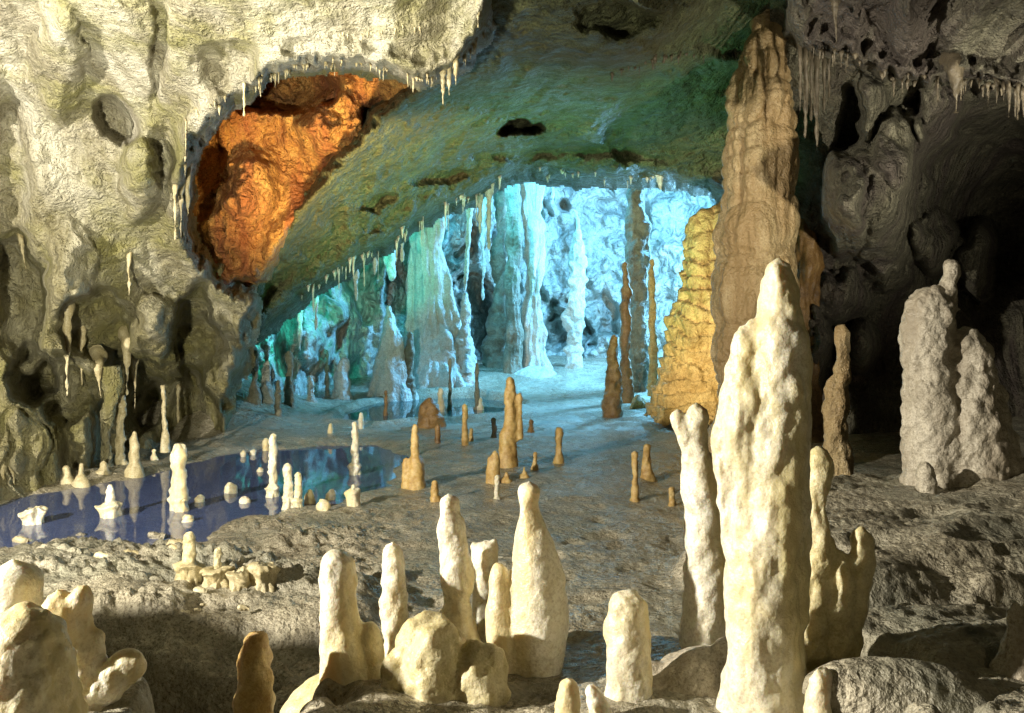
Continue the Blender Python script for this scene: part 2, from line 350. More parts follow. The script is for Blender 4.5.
def nE(X, Y, Z, PX, PY):
    r = .5*fbm(X*.5, Y*.5, Z*.5, 3, 401)-.16*ridged(X*1.0, Y*1.0, Z*.6, 4, 402)-.10*ridged(X*3.4, Y*1.0, Z*.7, 3, 403)-.05*fbm(X*6, Y*6, Z*5, 2, 404)
    return r
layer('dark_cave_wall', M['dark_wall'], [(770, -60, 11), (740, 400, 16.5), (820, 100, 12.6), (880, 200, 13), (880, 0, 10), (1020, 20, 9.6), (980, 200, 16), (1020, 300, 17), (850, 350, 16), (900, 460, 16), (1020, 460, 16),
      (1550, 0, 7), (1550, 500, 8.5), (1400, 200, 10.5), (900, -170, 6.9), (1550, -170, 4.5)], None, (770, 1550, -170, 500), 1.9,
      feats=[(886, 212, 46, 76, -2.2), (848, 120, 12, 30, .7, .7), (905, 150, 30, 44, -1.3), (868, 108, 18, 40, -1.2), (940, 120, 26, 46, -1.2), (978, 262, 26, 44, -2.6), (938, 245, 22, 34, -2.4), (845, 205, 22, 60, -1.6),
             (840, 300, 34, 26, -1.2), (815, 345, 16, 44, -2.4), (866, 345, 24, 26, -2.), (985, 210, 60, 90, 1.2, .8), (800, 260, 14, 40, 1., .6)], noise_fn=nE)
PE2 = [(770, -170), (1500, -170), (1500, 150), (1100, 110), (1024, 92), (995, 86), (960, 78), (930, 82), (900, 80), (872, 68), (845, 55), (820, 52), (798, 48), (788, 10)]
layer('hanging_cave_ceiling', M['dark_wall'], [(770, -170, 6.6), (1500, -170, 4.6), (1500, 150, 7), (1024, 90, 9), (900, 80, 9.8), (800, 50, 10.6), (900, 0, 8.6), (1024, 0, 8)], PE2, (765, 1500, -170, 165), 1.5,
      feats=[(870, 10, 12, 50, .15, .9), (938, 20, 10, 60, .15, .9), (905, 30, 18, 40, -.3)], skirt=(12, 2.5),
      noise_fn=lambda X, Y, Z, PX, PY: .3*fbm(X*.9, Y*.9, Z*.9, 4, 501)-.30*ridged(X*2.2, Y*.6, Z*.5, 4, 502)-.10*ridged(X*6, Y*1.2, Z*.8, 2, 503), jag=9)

# ------------------------------------------------------------------ dripstone builders
def spline(P, n):
    P = np.array(P, float); t = np.concatenate([[0], np.cumsum(np.linalg.norm(np.diff(P[:, :2], axis=0), axis=1)+1e-6)])
    u = np.linspace(0, t[-1], n); out = np.empty((n, P.shape[1]))
    for k in range(P.shape[1]):
        y = P[:, k]; dx = np.diff(t); sl = np.diff(y)/dx
        m = np.empty(len(y)); m[0] = sl[0]; m[-1] = sl[-1]
        if len(y) > 2:
            a, b2 = sl[:-1], sl[1:]; m[1:-1] = np.where(a*b2 > 0, 2*a*b2/(a+b2+1e-12), 0) if k == 2 else (a+b2)/2
        i = np.clip(np.searchsorted(t, u)-1, 0, len(t)-2); s = (u-t[i])/dx[i]
        out[:, k] = (2*s**3-3*s**2+1)*y[i]+(s**3-2*s**2+s)*dx[i]*m[i]+(-2*s**3+3*s**2)*y[i+1]+(s**3-s**2)*dx[i]*m[i+1]
    return out
def tube(P, d, nu=28, nv=40, dome=True, flip=False):
    """P: [(px, py, half width px, depth offset m)], first = free end. returns verts (world), quads"""
    P = [tuple(p)+(0.,)*(4-len(p)) for p in P]
    C = spline(P, nv)
    if dome:
        t0 = C[:, :2]-C[0, :2]; dist = np.linalg.norm(t0, axis=1); r0 = max(C[min(3, nv-1), 2], 1e-3)
        f = np.clip(dist/r0, 0, 1); C[:, 2] = C[:, 2]*np.sqrt(np.clip(1-(1-f)**2, .0004, 1))
    dd = d+C[:, 3]; X, Y, Z = world(C[:, 0], C[:, 1], dd); R = np.maximum(C[:, 2], .02)*dd/F
    ctr = np.stack([X, Y, Z], 1); T = np.gradient(ctr, axis=0); T /= np.linalg.norm(T, axis=1)[:, None]+1e-9
    side = np.cross(T, np.array([0, 1., 0])); side /= np.linalg.norm(side, axis=1)[:, None]+1e-9; fw = np.cross(side, T)
    a = np.linspace(0, 2*math.pi, nu, endpoint=False)
    V = ctr[:, None, :]+R[:, None, None]*(np.cos(a)[None, :, None]*side[:, None, :]+np.sin(a)[None, :, None]*fw[:, None, :])
    i = np.arange(nv-1)[:, None]*nu; j = np.arange(nu)[None, :]; j2 = (j+1) % nu
    q = np.stack([i+j, i+j2, i+nu+j2, i+nu+j], -1).reshape(-1, 4)
    return V.reshape(-1, 3), q, R.max()
def calc_normals(V, q):
    n = np.cross(V[q[:, 2]]-V[q[:, 0]], V[q[:, 3]]-V[q[:, 1]]); N = np.zeros_like(V)
    for k in range(4): np.add.at(N, q[:, k], n)
    return N/(np.linalg.norm(N, axis=1)[:, None]+1e-12)
def lumps(V, N, R, amp, seed, fl=0., fine=1.):
    s = 1./max(R, .004); x, y, z = V.T
    k = amp*R*(.75*fbm(x*s*.8, y*s*.8, z*s*.5, 3, seed)+.25*fbm(x*s*2.8, y*s*2.8, z*s*1.8, 3, seed+5)*fine+.09*vnoise(x*s*.5, y*s*.5, z*s*2.2, seed+7))
    if fl: k = k-fl*R*.25*ridged(x*s*2.4, y*s*2.4, z*s*.35, 3, seed+9)
    return V+N*k[:, None]
def merge(tubes):
    Vs, Qs, n, R = [], [], 0, 0
    for V, q, r in tubes: Vs.append(V); Qs.append(q+n); n += len(V); R = max(R, r)
    return np.concatenate(Vs), np.concatenate(Qs), R
SEED = [100]
def one(name, label, cat, P, d, mat, amp=.5, group=None, nu=26, nv=44, fl=0., parent=None, loc=None, fn=None, dome=True):
    V, q, R = tube(P, d, nu, nv, dome)
    N = calc_normals(V, q)
    if (N*(V-V.mean(0))).sum() < 0: q = q[:, ::-1]; N = -N
    SEED[0] += 13; V = lumps(V, N, R, amp, SEED[0], fl)
    if fn is not None: V = fn(V, N, R)
    if loc is None: loc = tuple(V[-nu:].mean(0))
    V = list(V)+[V[:nu].sum(0)/nu if False else np.mean(V[:nu], 0), np.mean(V[-nu:], 0)]
    nn = len(V); faces = [list(map(int, f)) for f in q]
    faces += [[nn-2, (j+1) % nu, j] for j in range(nu)]+[[nn-1, nn-2-nu+j, nn-2-nu+(j+1) % nu] for j in range(nu)]
    o = mesh_obj(name, V, faces, mat, parent=parent, loc=loc)
    if parent is None: tag(o, label, cat, group)
    elif label: o['label'] = label
    return o
def fused(name, label, cat, lobes, d, mat, vox=.012, amp=.35, fine=1., pop=0., popscale=30., fl=0., group=None, smooth=3, fn=None):
    "several lobes grown into one continuous stone"
    V, q, R = merge([tube(L, d, 28, 48) for L in lobes])
    me = bpy.data.meshes.new('tmp'); me.from_pydata([tuple(v) for v in V], [], [list(map(int, f)) for f in q])
    o = bpy.data.objects.new('tmp', me); col.objects.link(o)
    import bmesh
    bm = bmesh.new(); bm.from_mesh(me); bmesh.ops.holes_fill(bm, edges=[e for e in bm.edges if e.is_boundary], sides=0); bmesh.ops.recalc_face_normals(bm, faces=bm.faces); bm.to_mesh(me); bm.free()
    r = o.modifiers.new('r', 'REMESH'); r.mode = 'VOXEL'; r.voxel_size = vox; r.adaptivity = 0
    s = o.modifiers.new('s', 'SMOOTH'); s.factor = .6; s.iterations = smooth
    dg = bpy.context.evaluated_depsgraph_get(); dg.update()
    me2 = bpy.data.meshes.new_from_object(o.evaluated_get(dg))
    bpy.data.objects.remove(o); bpy.data.meshes.remove(me)
    n = len(me2.vertices); V = np.empty(n*3, np.float32); me2.vertices.foreach_get('co', V); V = V.reshape(-1, 3).astype(float)
    N = np.empty(n*3, np.float32); me2.vertices.foreach_get('normal', N); N = N.reshape(-1, 3)
    SEED[0] += 13; V = lumps(V, N, R*.7, amp, SEED[0], fl, fine)
    if pop:
        V = V+N*(pop*(.5-worley3(V[:, 0]*popscale, V[:, 1]*popscale, V[:, 2]*popscale*.8, 4))/popscale)[:, None]
    if fn is not None: V = fn(V, N, R)
    loc = np.array([V[:, 0].mean(), V[:, 1].mean(), V[:, 2].min()]); V = V-loc
    me2.vertices.foreach_set('co', V.astype(np.float32).ravel()); me2.update(); me2.name = name
    me2.polygons.foreach_set('use_smooth', [True]*len(me2.polygons)); me2.materials.clear(); me2.materials.append(mat)
    o = bpy.data.objects.new(name, me2); col.objects.link(o); o.location = loc
    tag(o, label, cat, group); return o

# ------------------------------------------------------------------ near stalagmites
G = M['calcite']; GL = M['calcite_lumpy']
fused('stalagmite', 'tallest thick cream stalagmite with pointed tip and lumpy trunk in the right foreground', 'stalagmite', [
    [(778, 256, 9), (779, 275, 15), (781, 300, 20), (781, 325, 25), (780, 350, 29), (778, 400, 33), (775, 450, 37), (770, 500, 37), (768, 560, 39), (765, 620, 38), (762, 690, 42), (762, 760, 50)],
    [(741, 323, 6), (743, 340, 11), (744, 370, 18), (743, 420, 24), (745, 470, 24), (750, 520, 26), (752, 600, 28), (752, 700, 30), (752, 760, 36)],
    [(752, 318, 7), (755, 335, 11), (758, 360, 16), (760, 420, 20)],
    [(722, 404, 3), (719, 425, 5), (720, 450, 9), (728, 500, 12), (735, 560, 12)],
    [(796, 330, 6, -.03), (794, 370, 15), (791, 420, 18), (789, 480, 20), (787, 560, 22), (784, 660, 22), (780, 760, 26)],
    [(776, 430, 9, -.10), (776, 450, 14, -.09), (772, 480, 12, -.08)], [(790, 655, 10, -.05), (796, 690, 22, -.04), (800, 760, 30)]],
    3.5, GL, vox=.0085, amp=.26, pop=.24, popscale=17, fl=.18, fine=.8)
fused('stalagmite', 'short olive stump cluster with a slim post leaning against the tallest stalagmite', 'stalagmite', [
    [(819, 446, 8), (820, 470, 11), (818, 510, 12), (820, 560, 14), (824, 640, 18), (826, 740, 24)],
    [(836, 548, 9), (838, 570, 14), (838, 610, 17), (836, 660, 20), (832, 740, 30)],
    [(861, 526, 9), (862, 545, 12), (861, 575, 12), (857, 605, 11), (846, 660, 16), (840, 740, 20)],
    [(815, 560, 12), (812, 600, 20), (812, 700, 24)]], 3.75, M['olive'], vox=.010, amp=.45)
fused('stalagmite', 'cream twin-headed stalagmite directly left of the tallest one', 'stalagmite', [
    [(697, 402, 9), (697, 420, 11), (697, 445, 11), (698, 480, 16), (702, 510, 19), (706, 560, 20), (706, 600, 21), (704, 640, 22), (702, 690, 28)],
    [(676, 410, 6), (680, 425, 8), (688, 445, 9), (694, 470, 11)], [(716, 452, 5), (716, 470, 9), (712, 500, 12)], [(692, 560, 9), (693, 600, 11), (692, 660, 13)]],
    4.15, G, vox=.010, amp=.28, pop=.16, popscale=20)
fused('stalagmite', 'broad cream stalagmite with knob head and left buttress in the centre foreground', 'stalagmite', [
    [(529, 481, 10), (529, 493, 12), (529, 508, 11), (531, 522, 15), (534, 550, 21), (538, 580, 27), (540, 610, 30), (538, 640, 28), (536, 670, 26), (536, 720, 30)],
    [(498, 562, 7), (500, 580, 12), (500, 620, 15), (504, 650, 17), (510, 700, 20)], [(552, 560, 8), (554, 590, 14), (552, 620, 16), (548, 660, 14)]],
    4.0, G, vox=.010, amp=.24, fine=.7)
fused('stalagmite', 'tall cream stalagmite with blunt head standing left of the broad knob-headed one', 'stalagmite', [
    [(448, 494, 10), (449, 510, 10), (451, 525, 14), (455, 550, 15), (458, 580, 17), (458, 600, 14), (455, 640, 18), (455, 700, 24)], [(456, 600, 12), (455, 620, 17), (462, 645, 20), (470, 690, 26)]], 4.05, G, vox=.010, amp=.30)
fused('stalagmite', 'short cream stalagmite flaring into a wide cleft head between two taller ones', 'stalagmite', [
    [(485, 538, 10), (486, 550, 13), (485, 575, 13), (484, 600, 12), (482, 640, 14), (480, 700, 18)], [(472, 541, 5), (478, 555, 7), (482, 575, 9)], [(495, 537, 4), (493, 552, 7), (488, 575, 8)]], 4.2, G, vox=.010, amp=.28)
one('stalagmite', 'slender cream spindle-shaped stalagmite behind the low rounded lumps', 'stalagmite', [(393, 543, 7), (394, 560, 11), (394, 590, 13.5), (394, 620, 14), (395, 650, 13), (396, 700, 16)], 4.1, G, .5)
fused('stalagmite', 'tapered cream stalagmite with flat pitted top at the left end of the foreground row', 'stalagmite', [
    [(338, 553, 15), (338, 560, 16), (338, 590, 18), (340, 620, 21), (343, 650, 25), (346, 680, 28), (350, 730, 44)], [(368, 620, 8), (370, 640, 12), (372, 680, 16), (370, 730, 20)]], 3.9, G, vox=.010, amp=.26)
one('stalagmite', 'orange-brown stub stalagmite with dark tip at the lower left edge of the mound', 'stalagmite', [(255, 628, 12), (255, 640, 14), (254, 665, 16), (255, 690, 18), (256, 720, 20), (258, 800, 26)], 3.7, M['amber'], .5)
fused('stalagmite', 'thick blunt cream stalagmite with a shoulder standing alone in front', 'stalagmite', [
    [(630, 588, 13), (629, 600, 20), (629, 630, 22), (629, 660, 23), (628, 690, 22), (626, 740, 26)], [(607, 616, 4), (612, 630, 9), (616, 660, 11), (616, 700, 12)]], 3.6, G, vox=.009, amp=.28, pop=.14, popscale=22)
one('stalagmite', 'small rounded cream stalagmite cut by the bottom edge of the picture', 'stalagmite', [(568, 676, 9), (568, 690, 12), (567, 712, 12), (567, 780, 18)], 3.3, G, .4)
one('stalagmite', 'tiny cream nub beside the foot of the thick blunt stalagmite', 'stalagmite', [(592, 687, 5), (595, 697, 9), (600, 712, 12), (605, 760, 16)], 3.4, G, .4)
fused('rock_mound', 'low rounded olive lumps at the feet of the foreground stalagmites', 'rock', [
    [(428, 622, 16), (428, 645, 27), (430, 680, 34), (430, 760, 46)], [(478, 640, 14), (478, 660, 26), (476, 700, 34), (470, 780, 44)], [(402, 650, 12), (405, 675, 24), (405, 760, 36)],
    ], 3.75, M['olive'], vox=.014, amp=.75)  # olive material puts the shade on these lumps into their colour
fused('rock_mound', 'smooth pale slab rising to the foot of the tallest stalagmite', 'rock', [
    [(655, 668, 20), (660, 700, 50), (660, 800, 80)], [(705, 650, 20), (700, 690, 48), (700, 800, 80)], [(730, 640, 16), (735, 690, 44), (740, 800, 80)]], 3.75, M['grey'], vox=.016, amp=.30)
fused('rock_mound', 'long low boulder streaked with light at the lower right corner', 'rock', [
    [(800, 690, 10), (850, 694, 34), (900, 712, 50), (960, 740, 60), (1040, 790, 70)]], 3.35, M['floor'], vox=.016, amp=.22, pop=.15, popscale=12)
one('stalagmite', 'round white nub lying beside the foot of the tallest stalagmite', 'stalagmite', [(818, 668, 7), (820, 680, 11), (818, 700, 12), (815, 760, 16)], 3.3, G, .4)
one('rock', 'grey wedge of rock jutting in at the right edge low down', 'rock', [(1012, 596, 8), (1018, 625, 18), (1022, 660, 26), (1026, 760, 36)], 3.6, M['grey'], .5)
fused('stalagmite', 'large bulbous grey-green stalagmite filling the lower left corner', 'stalagmite', [
    [(22, 604, 22), (22, 625, 36), (26, 660, 44), (30, 700, 50), (30, 800, 60)], [(-10, 620, 20), (-10, 700, 40), (-10, 800, 50)]], 2.95, GL, vox=.010, amp=.28, pop=.35, popscale=22)
one('stalagmite', 'smooth domed cream stalagmite behind the lower left corner bulb', 'stalagmite', [(13, 560, 14), (14, 575, 24), (16, 600, 27), (18, 650, 30), (20, 800, 40)], 3.4, G, .3)
fused('stalagmite', 'heart-topped cream stalagmite with lumpy arm reaching right near the lower left corner', 'stalagmite', [
    [(58, 590, 13), (62, 615, 20), (70, 645, 22), (78, 680, 22), (80, 800, 30)], [(80, 586, 10), (80, 605, 14), (78, 630, 16), (78, 660, 18)], [(98, 627, 7), (96, 640, 10), (90, 665, 14)],
    [(140, 656, 13), (126, 668, 15), (110, 682, 18), (90, 696, 20), (70, 705, 24)], [(100, 700, 20), (96, 720, 30), (94, 800, 36)]], 3.25, G, vox=.009, amp=.40)
fused('flowstone_mound', 'pale fused flowstone base joining the feet of the foreground stalagmites', 'flowstone', [
    [(342, 668, 26), (342, 690, 56), (342, 800, 90)], [(398, 648, 22), (398, 670, 44), (398, 800, 70)], [(458, 632, 20), (458, 660, 50), (458, 800, 80)], [(530, 640, 24), (530, 668, 50), (530, 800, 80)], [(628, 690, 24), (628, 706, 50), (628, 800, 80)]],
    4.15, M['olive'], vox=.016, amp=.20, smooth=8)
# right middle distance
fused('stalagmite', 'grey twin stalagmite with small horn on top standing on the right shelf', 'stalagmite', [
    [(951, 262, 4), (950, 275, 7), (948, 292, 9), (946, 310, 16)], [(935, 284, 16), (930, 310, 24), (928, 345, 26), (932, 375, 26), (930, 400, 28), (932, 440, 29), (933, 520, 34)],
    [(966, 325, 13), (966, 345, 22), (968, 390, 28), (972, 440, 34), (975, 520, 42)], [(912, 366, 8), (912, 400, 12), (914, 450, 13), (918, 520, 14)], [(990, 380, 14), (994, 430, 20), (1000, 520, 30)]],
    7.3, M['grey'], vox=.02, amp=.34, pop=.5, popscale=14)
one('stalagmite', 'small pale nub at the foot of the grey twin stalagmite', 'stalagmite', [(925, 462, 6), (926, 472, 9), (926, 500, 11)], 6.9, M['grey'], .4)
one('stalagmite', 'dull stalagmite with rough side right of the tallest one in front of the dark hollow', 'stalagmite', [(838, 322, 5), (842, 340, 8), (843, 365, 9), (838, 385, 10), (835, 410, 13), (835, 440, 14), (836, 500, 18)], 9.2, M['column'], .5, fl=.8)

fused('boulder', 'unseen rounded boulder added left of view to shade the trench', 'boulder', [[(-700, 395, 60), (-690, 480, 170), (-690, 900, 200)], [(-530, 420, 70), (-530, 530, 150), (-530, 900, 170)]], 3.8, M['floor'], vox=.04, amp=.4)  # placed out of view for the shadow it throws over the trench

# ------------------------------------------------------------------ main columns
def banded(freq, amp):
    def fn(V, N, R):
        b = fbm(V[:, 0]*.9, V[:, 1]*.9, V[:, 2]*freq*.5, 3, 77)
        st = np.abs(np.sin(math.pi*(V[:, 2]*freq+.8*b)))
        st2 = np.abs(np.sin(math.pi*(V[:, 2]*freq*3.3+1.1*vnoise(V[:, 0]*1.5, V[:, 1]*1.5, V[:, 2]*2, 5))))
        dr = ridged(V[:, 0]*3.6, V[:, 1]*3.6, V[:, 2]*.9, 3, 78)
        return V+N*(amp*R*(st**.5-.6+.45*(st2**.6-.6)-.40*dr*(.5+.5*st)))[:, None]
    return fn
one('column', 'thick banded brown column joining floor and ceiling behind the tallest stalagmite', 'column',
    [(768, -40, 26), (768, 30, 20), (764, 60, 28), (764, 100, 33), (763, 150, 36), (761, 200, 37), (758, 250, 39), (757, 300, 41), (757, 350, 42), (757, 400, 44), (757, 450, 56)], 12.4, M['column'], .14, nu=140, nv=260, fl=.5, fn=banded(1.15, .11), dome=False)
one('column', 'dark thin column in the shade just right of the thick banded column', 'column', [(808, 20, 16), (806, 120, 13), (806, 220, 12), (806, 330, 14), (806, 440, 20)], 13.9, M['brown'], .5, nu=40, nv=120, fl=1., dome=False)
fused('flowstone', 'ochre layered flowstone mass left of the thick banded column', 'flowstone', [
    [(728, 196, 6), (722, 212, 14), (712, 234, 24), (708, 262, 28), (706, 300, 34), (702, 340, 38), (698, 380, 42), (694, 420, 50)], [(688, 236, 8), (690, 270, 14), (690, 330, 22), (684, 380, 26), (680, 415, 32)], [(745, 200, 20), (740, 300, 40), (735, 420, 50)]],
    17.0, M['ochre'], vox=.03, amp=.30, smooth=2, fn=lambda V, N, R: V+N*(.10*(np.mod(V[:, 2]*4.3+1.3*fbm(V[:, 0]*1.1, V[:, 1], V[:, 2]*.8, 3, 91)+.2*vnoise(V[:, 0]*5, V[:, 1]*5, V[:, 2], 92), 1.)-.5)*S((3.4-V[:, 2])/.8)-.12*ridged(V[:, 0]*2.0, V[:, 1]*2.0, V[:, 2]*1.1, 4, 93))[:, None])
def rim(V):
    return V

# ------------------------------------------------------------------ back chamber columns
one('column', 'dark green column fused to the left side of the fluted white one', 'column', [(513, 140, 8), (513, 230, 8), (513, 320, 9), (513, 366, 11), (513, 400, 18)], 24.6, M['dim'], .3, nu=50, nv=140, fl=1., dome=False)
for px, y0, y1, w, lab in [(483, 150, 300, 4, 'pale hanging rod left of the knobbly blue-green column'), (489, 150, 262, 5, 'broad white hanging sheet beside the knobbly blue-green column'), (446, 160, 230, 3, 'short white rod just right of the massive draped column top'), (553, 150, 205, 3, 'short white rod right of the fluted white column')]:
    one('stalactite', lab, 'stalactite', [(px, y1, 1), (px, y1-20, w*.5), (px, y0+30, w), (px, y0, w*1.3)], 24.5, M['ice'], .6, nu=20, nv=60, fl=1.)
DB = 25.5
one('column', 'tall fluted white column beneath the highest point of the arch', 'column', [(534, 140, 11), (533, 180, 12), (533, 230, 12), (534, 290, 12), (534, 340, 12), (535, 368, 15), (536, 400, 24)], 25, M['ice'], .4, nu=90, nv=160, fl=1.2, dome=False)
fused('flowstone_mound', 'pale dome of flowstone at the foot of the tall fluted white column', 'flowstone', [[(529, 366, 24), (530, 380, 36), (530, 410, 50)]], 24.4, M['ice'], vox=.07, amp=.2)
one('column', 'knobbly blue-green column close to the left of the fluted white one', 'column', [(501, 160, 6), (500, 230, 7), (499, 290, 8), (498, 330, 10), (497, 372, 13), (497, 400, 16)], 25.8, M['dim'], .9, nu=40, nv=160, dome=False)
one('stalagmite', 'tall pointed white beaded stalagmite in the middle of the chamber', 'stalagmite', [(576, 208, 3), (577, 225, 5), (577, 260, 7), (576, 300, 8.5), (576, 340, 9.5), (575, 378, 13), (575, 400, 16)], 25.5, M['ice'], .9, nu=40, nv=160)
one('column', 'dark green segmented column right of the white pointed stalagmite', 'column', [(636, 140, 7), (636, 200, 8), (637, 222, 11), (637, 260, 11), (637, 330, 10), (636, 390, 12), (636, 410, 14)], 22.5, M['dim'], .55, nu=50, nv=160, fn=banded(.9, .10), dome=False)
one('stalagmite', 'slim brown stalagmite touching the left of the dark segmented column', 'stalagmite', [(625, 262, 2.5), (626, 290, 4), (626, 340, 5), (626, 380, 6.5), (626, 408, 8)], 20.8, M['brown'], .6, nu=24, nv=80)
one('stalagmite', 'slim ochre stalagmite between the dark segmented column and the ochre flowstone', 'stalagmite', [(652, 258, 2), (652, 290, 3.5), (653, 340, 4), (653, 396, 5.5)], 20.8, M['ochre'], .6, nu=24, nv=80)
one('stalagmite', 'brown stalagmite standing before the dark segmented column', 'stalagmite', [(614, 335, 3.5), (614, 350, 5.5), (613, 380, 7), (612, 400, 9), (612, 420, 11)], ground(612, 416), M['brown'], .6, nu=28, nv=70)
one('rock', 'small tan boulder beside the foot of the dark segmented column', 'rock', [(638, 397, 5), (638, 404, 8), (638, 412, 9)], ground(638, 408), M['ochre'], .6, nu=20, nv=24)
fused('column', 'massive white column of draped flowstone spreading into a mound at the chamber left', 'column', [
    [(426, 150, 20), (428, 215, 17), (430, 240, 19), (431, 280, 18), (432, 310, 19), (436, 340, 26), (440, 370, 38), (442, 410, 52)], [(415, 170, 8), (414, 260, 10), (414, 330, 12), (416, 390, 22)], [(444, 240, 5), (446, 280, 8), (450, 320, 13), (458, 350, 18), (466, 400, 26)]],
    23.5, M['ice'], vox=.05, amp=.10, fl=1.1)
one('stalagmite', 'broad white cone stalagmite left of the massive draped column', 'stalagmite', [(388, 303, 3), (390, 320, 8), (391, 345, 14), (391, 370, 19), (391, 400, 26)], 22, M['ice'], .22, nu=44, nv=80, fl=.6)
one('stalagmite', 'beaded white stalagmite under the long thin stalactite', 'stalagmite', [(465, 291, 2), (465, 310, 4), (465, 340, 6), (465, 372, 9)], 23.2, M['ice'], .9, nu=24, nv=80)
one('stalactite', 'long thin white stalactite hanging over the beaded stalagmite', 'stalactite', [(465, 291, 1), (466, 270, 2), (468, 240, 2.5), (470, 205, 4), (471, 180, 6)], 23.2, M['ice'], .5, nu=20, nv=70)
one('stalactite', 'stubby broad white stalactite left of the massive draped column', 'stalactite', [(392, 282, 3), (391, 270, 5), (389, 250, 7), (389, 225, 8)], 22.5, M['ice'], .5, nu=24, nv=50, fl=1.)
one('stalagmite', 'dark upright stalagmite in front of the massive white column', 'stalagmite', [(410, 333, 2.5), (410, 350, 4), (409, 375, 5), (409, 398, 6.5), (409, 404, 8)], ground(409, 399), M['dim'], .6, nu=24, nv=60)
for (px, t, b, w0, w1, lab, mt) in [
    (267, 346, 402, 2, 8, 'green cone stalagmite at the far left end of the chamber', 'chamber'), (340, 338, 372, 3, 8, 'pointed teal stalagmite among low mounds at the chamber left', 'chamber'),
    (345, 360, 398, 2, 12, 'white-footed low cone beside the teal pointed stalagmite', 'ice'), (327, 350, 396, 1.5, 2.5, 'thin dark post with pale tip left of the white-footed cone', 'dim'),
    (289, 352, 405, 3, 6, 'dim fluted stalagmite right of the green cone at chamber left', 'dim'), (255, 350, 402, 3, 6, 'dark stubby stalagmite nearest the left wall in the chamber', 'dim'),
    (450, 358, 410, 1.2, 2.5, 'thin dark post standing in the far pool', 'dim'), (477, 362, 410, 2, 3, 'dark post right of the thin one in the far pool', 'dim'),
    (386, 391, 416, 1.5, 2.5, 'short brown post at the near side of the far pool', 'brown'), (311, 376, 402, 2, 5, 'low teal stub between the dim fluted one and the dark post', 'chamber'),
    (441, 388, 412, 3, 4, 'white rounded stalagmite just behind the brown cone rock', 'calcite'), (480, 397, 410, 3, 4.5, 'little white knob beyond the far pool', 'calcite'),
    (278, 380, 416, 2, 4, 'low dark stub before the green cone stalagmite', 'dim')]:
    one('stalagmite', lab, 'stalagmite', [(px, t, w0), (px, (t+b)/2, (w0+w1)*.45), (px, b, w1), (px, b+4, w1*1.3)], ground(px, b), M[mt], .6, nu=20, nv=36)
def fringe(lay, pts, n, lmin, lmax, wmin, wmax, mat, label, group, jig=4, power=2.5, off=0.):
    P = np.array(pts, float); t = np.concatenate([[0], np.cumsum(np.linalg.norm(np.diff(P, axis=0), axis=1))])
    for k in range(n):
        u = t[-1]*min(.999, max(0, (random.random()+.06*math.sin(k*2.4))))
        px = float(np.interp(u, t, P[:, 0])); py = float(np.interp(u, t, P[:, 1]))+random.uniform(-jig, jig)
        ln = lmin+(lmax-lmin)*random.random()**power; w = random.uniform(wmin*.7, wmax*1.1)
        dd, py = anchor(lay, px, py); py -= random.uniform(0, 4); dd, _ = anchor(lay, px, py); dd += .02
        one('stalactite', label, 'stalactite', [(px+random.uniform(-.7, .7), py+ln, w*.2), (px, py+ln*.45, w*.42), (px, py, w*.8, .0), (px, py-5, w*1.4, .25)], dd, mat, .4, group=group, nu=8, nv=12)
fringe('cave_ceiling', [(300, 298), (350, 266), (390, 243), (440, 212), (500, 182)], 46, 4, 34, .8, 2.2, M['ice'], 'small pale icicle-like stalactite on the left rim of the arch', 'stalactites along the left rim of the arch', off=.5)
fringe('cave_ceiling', [(540, 174), (620, 178), (715, 188)], 16, 2, 12, 1., 2.2, M['ice'], 'short stalactite on the flat top rim of the arch', 'stalactites along the top rim of the arch', off=.5)
for (px, y0, y1, w) in [(375, 236, 276, 3), (402, 225, 262, 3), (480, 190, 235, 3), (489, 186, 250, 4), (356, 262, 300, 3.5), (300, 300, 352, 4), (316, 290, 330, 3)]:
    one('stalactite', 'longer pale stalactite hanging inside the left part of the arch', 'stalactite', [(px, y1, 1), (px, (y0+y1)/2, w*.6), (px, y0, w), (px, y0-14, w*1.6)], 20.0, M['ice'], .6, group='longer stalactites inside the arch', nu=14, nv=24)
one('stalactite', 'blue pointed stalactite hanging near the right end of the arch rim', 'stalactite', [(661, 190, 1), (660, 182, 3), (659, 170, 6)], 18.6, M['ice'], .3, nu=14, nv=20)

# ------------------------------------------------------------------ middle distance candles on the floor
def candle(label, px, t, b, w0, w1, mat='amber', lean=0, amp=.42, bulb=0, group=None, nu=22, nv=40):
    d = ground(px, b)
    P = [(px+lean, t, w0), (px+lean*.7, t+(b-t)*.3, w0*1.05+bulb), (px+lean*.3, t+(b-t)*.65, (w0+w1)/2), (px, b-2, w1*1.05), (px, b+2, w1*1.25+.4), (px, b+5, w1*1.6+1)]
    return one('stalagmite', label, 'stalagmite', P, d, M[mat], amp, group=group, nu=nu, nv=nv)
fused('stalagmite', 'tallest amber floor stalagmite on a brown stepped foot amid the cave floor', 'stalagmite', [
    [(510, 376, 3.5), (510, 390, 5.5), (510, 410, 6), (510, 432, 6.5), (510, 470, 8)], [(507, 428, 6), (507, 440, 8), (508, 458, 9), (508, 474, 11)], [(520, 392, 1.8), (520, 410, 2.6), (520, 440, 3.5)]], ground(510, 468), M['amber'], vox=.018, amp=.4)
fused('stalagmite', 'stepped yellow stalagmite at the front left foot of the tallest floor one', 'stalagmite', [[(496, 450, 3), (495, 462, 5), (494, 486, 7)], [(490, 456, 2.5), (490, 486, 5)]], ground(494, 482), M['amber'], vox=.016, amp=.4)
candle('small whitish stub in front of the stepped yellow stalagmite', 497, 475, 498, 2.5, 3, 'calcite')
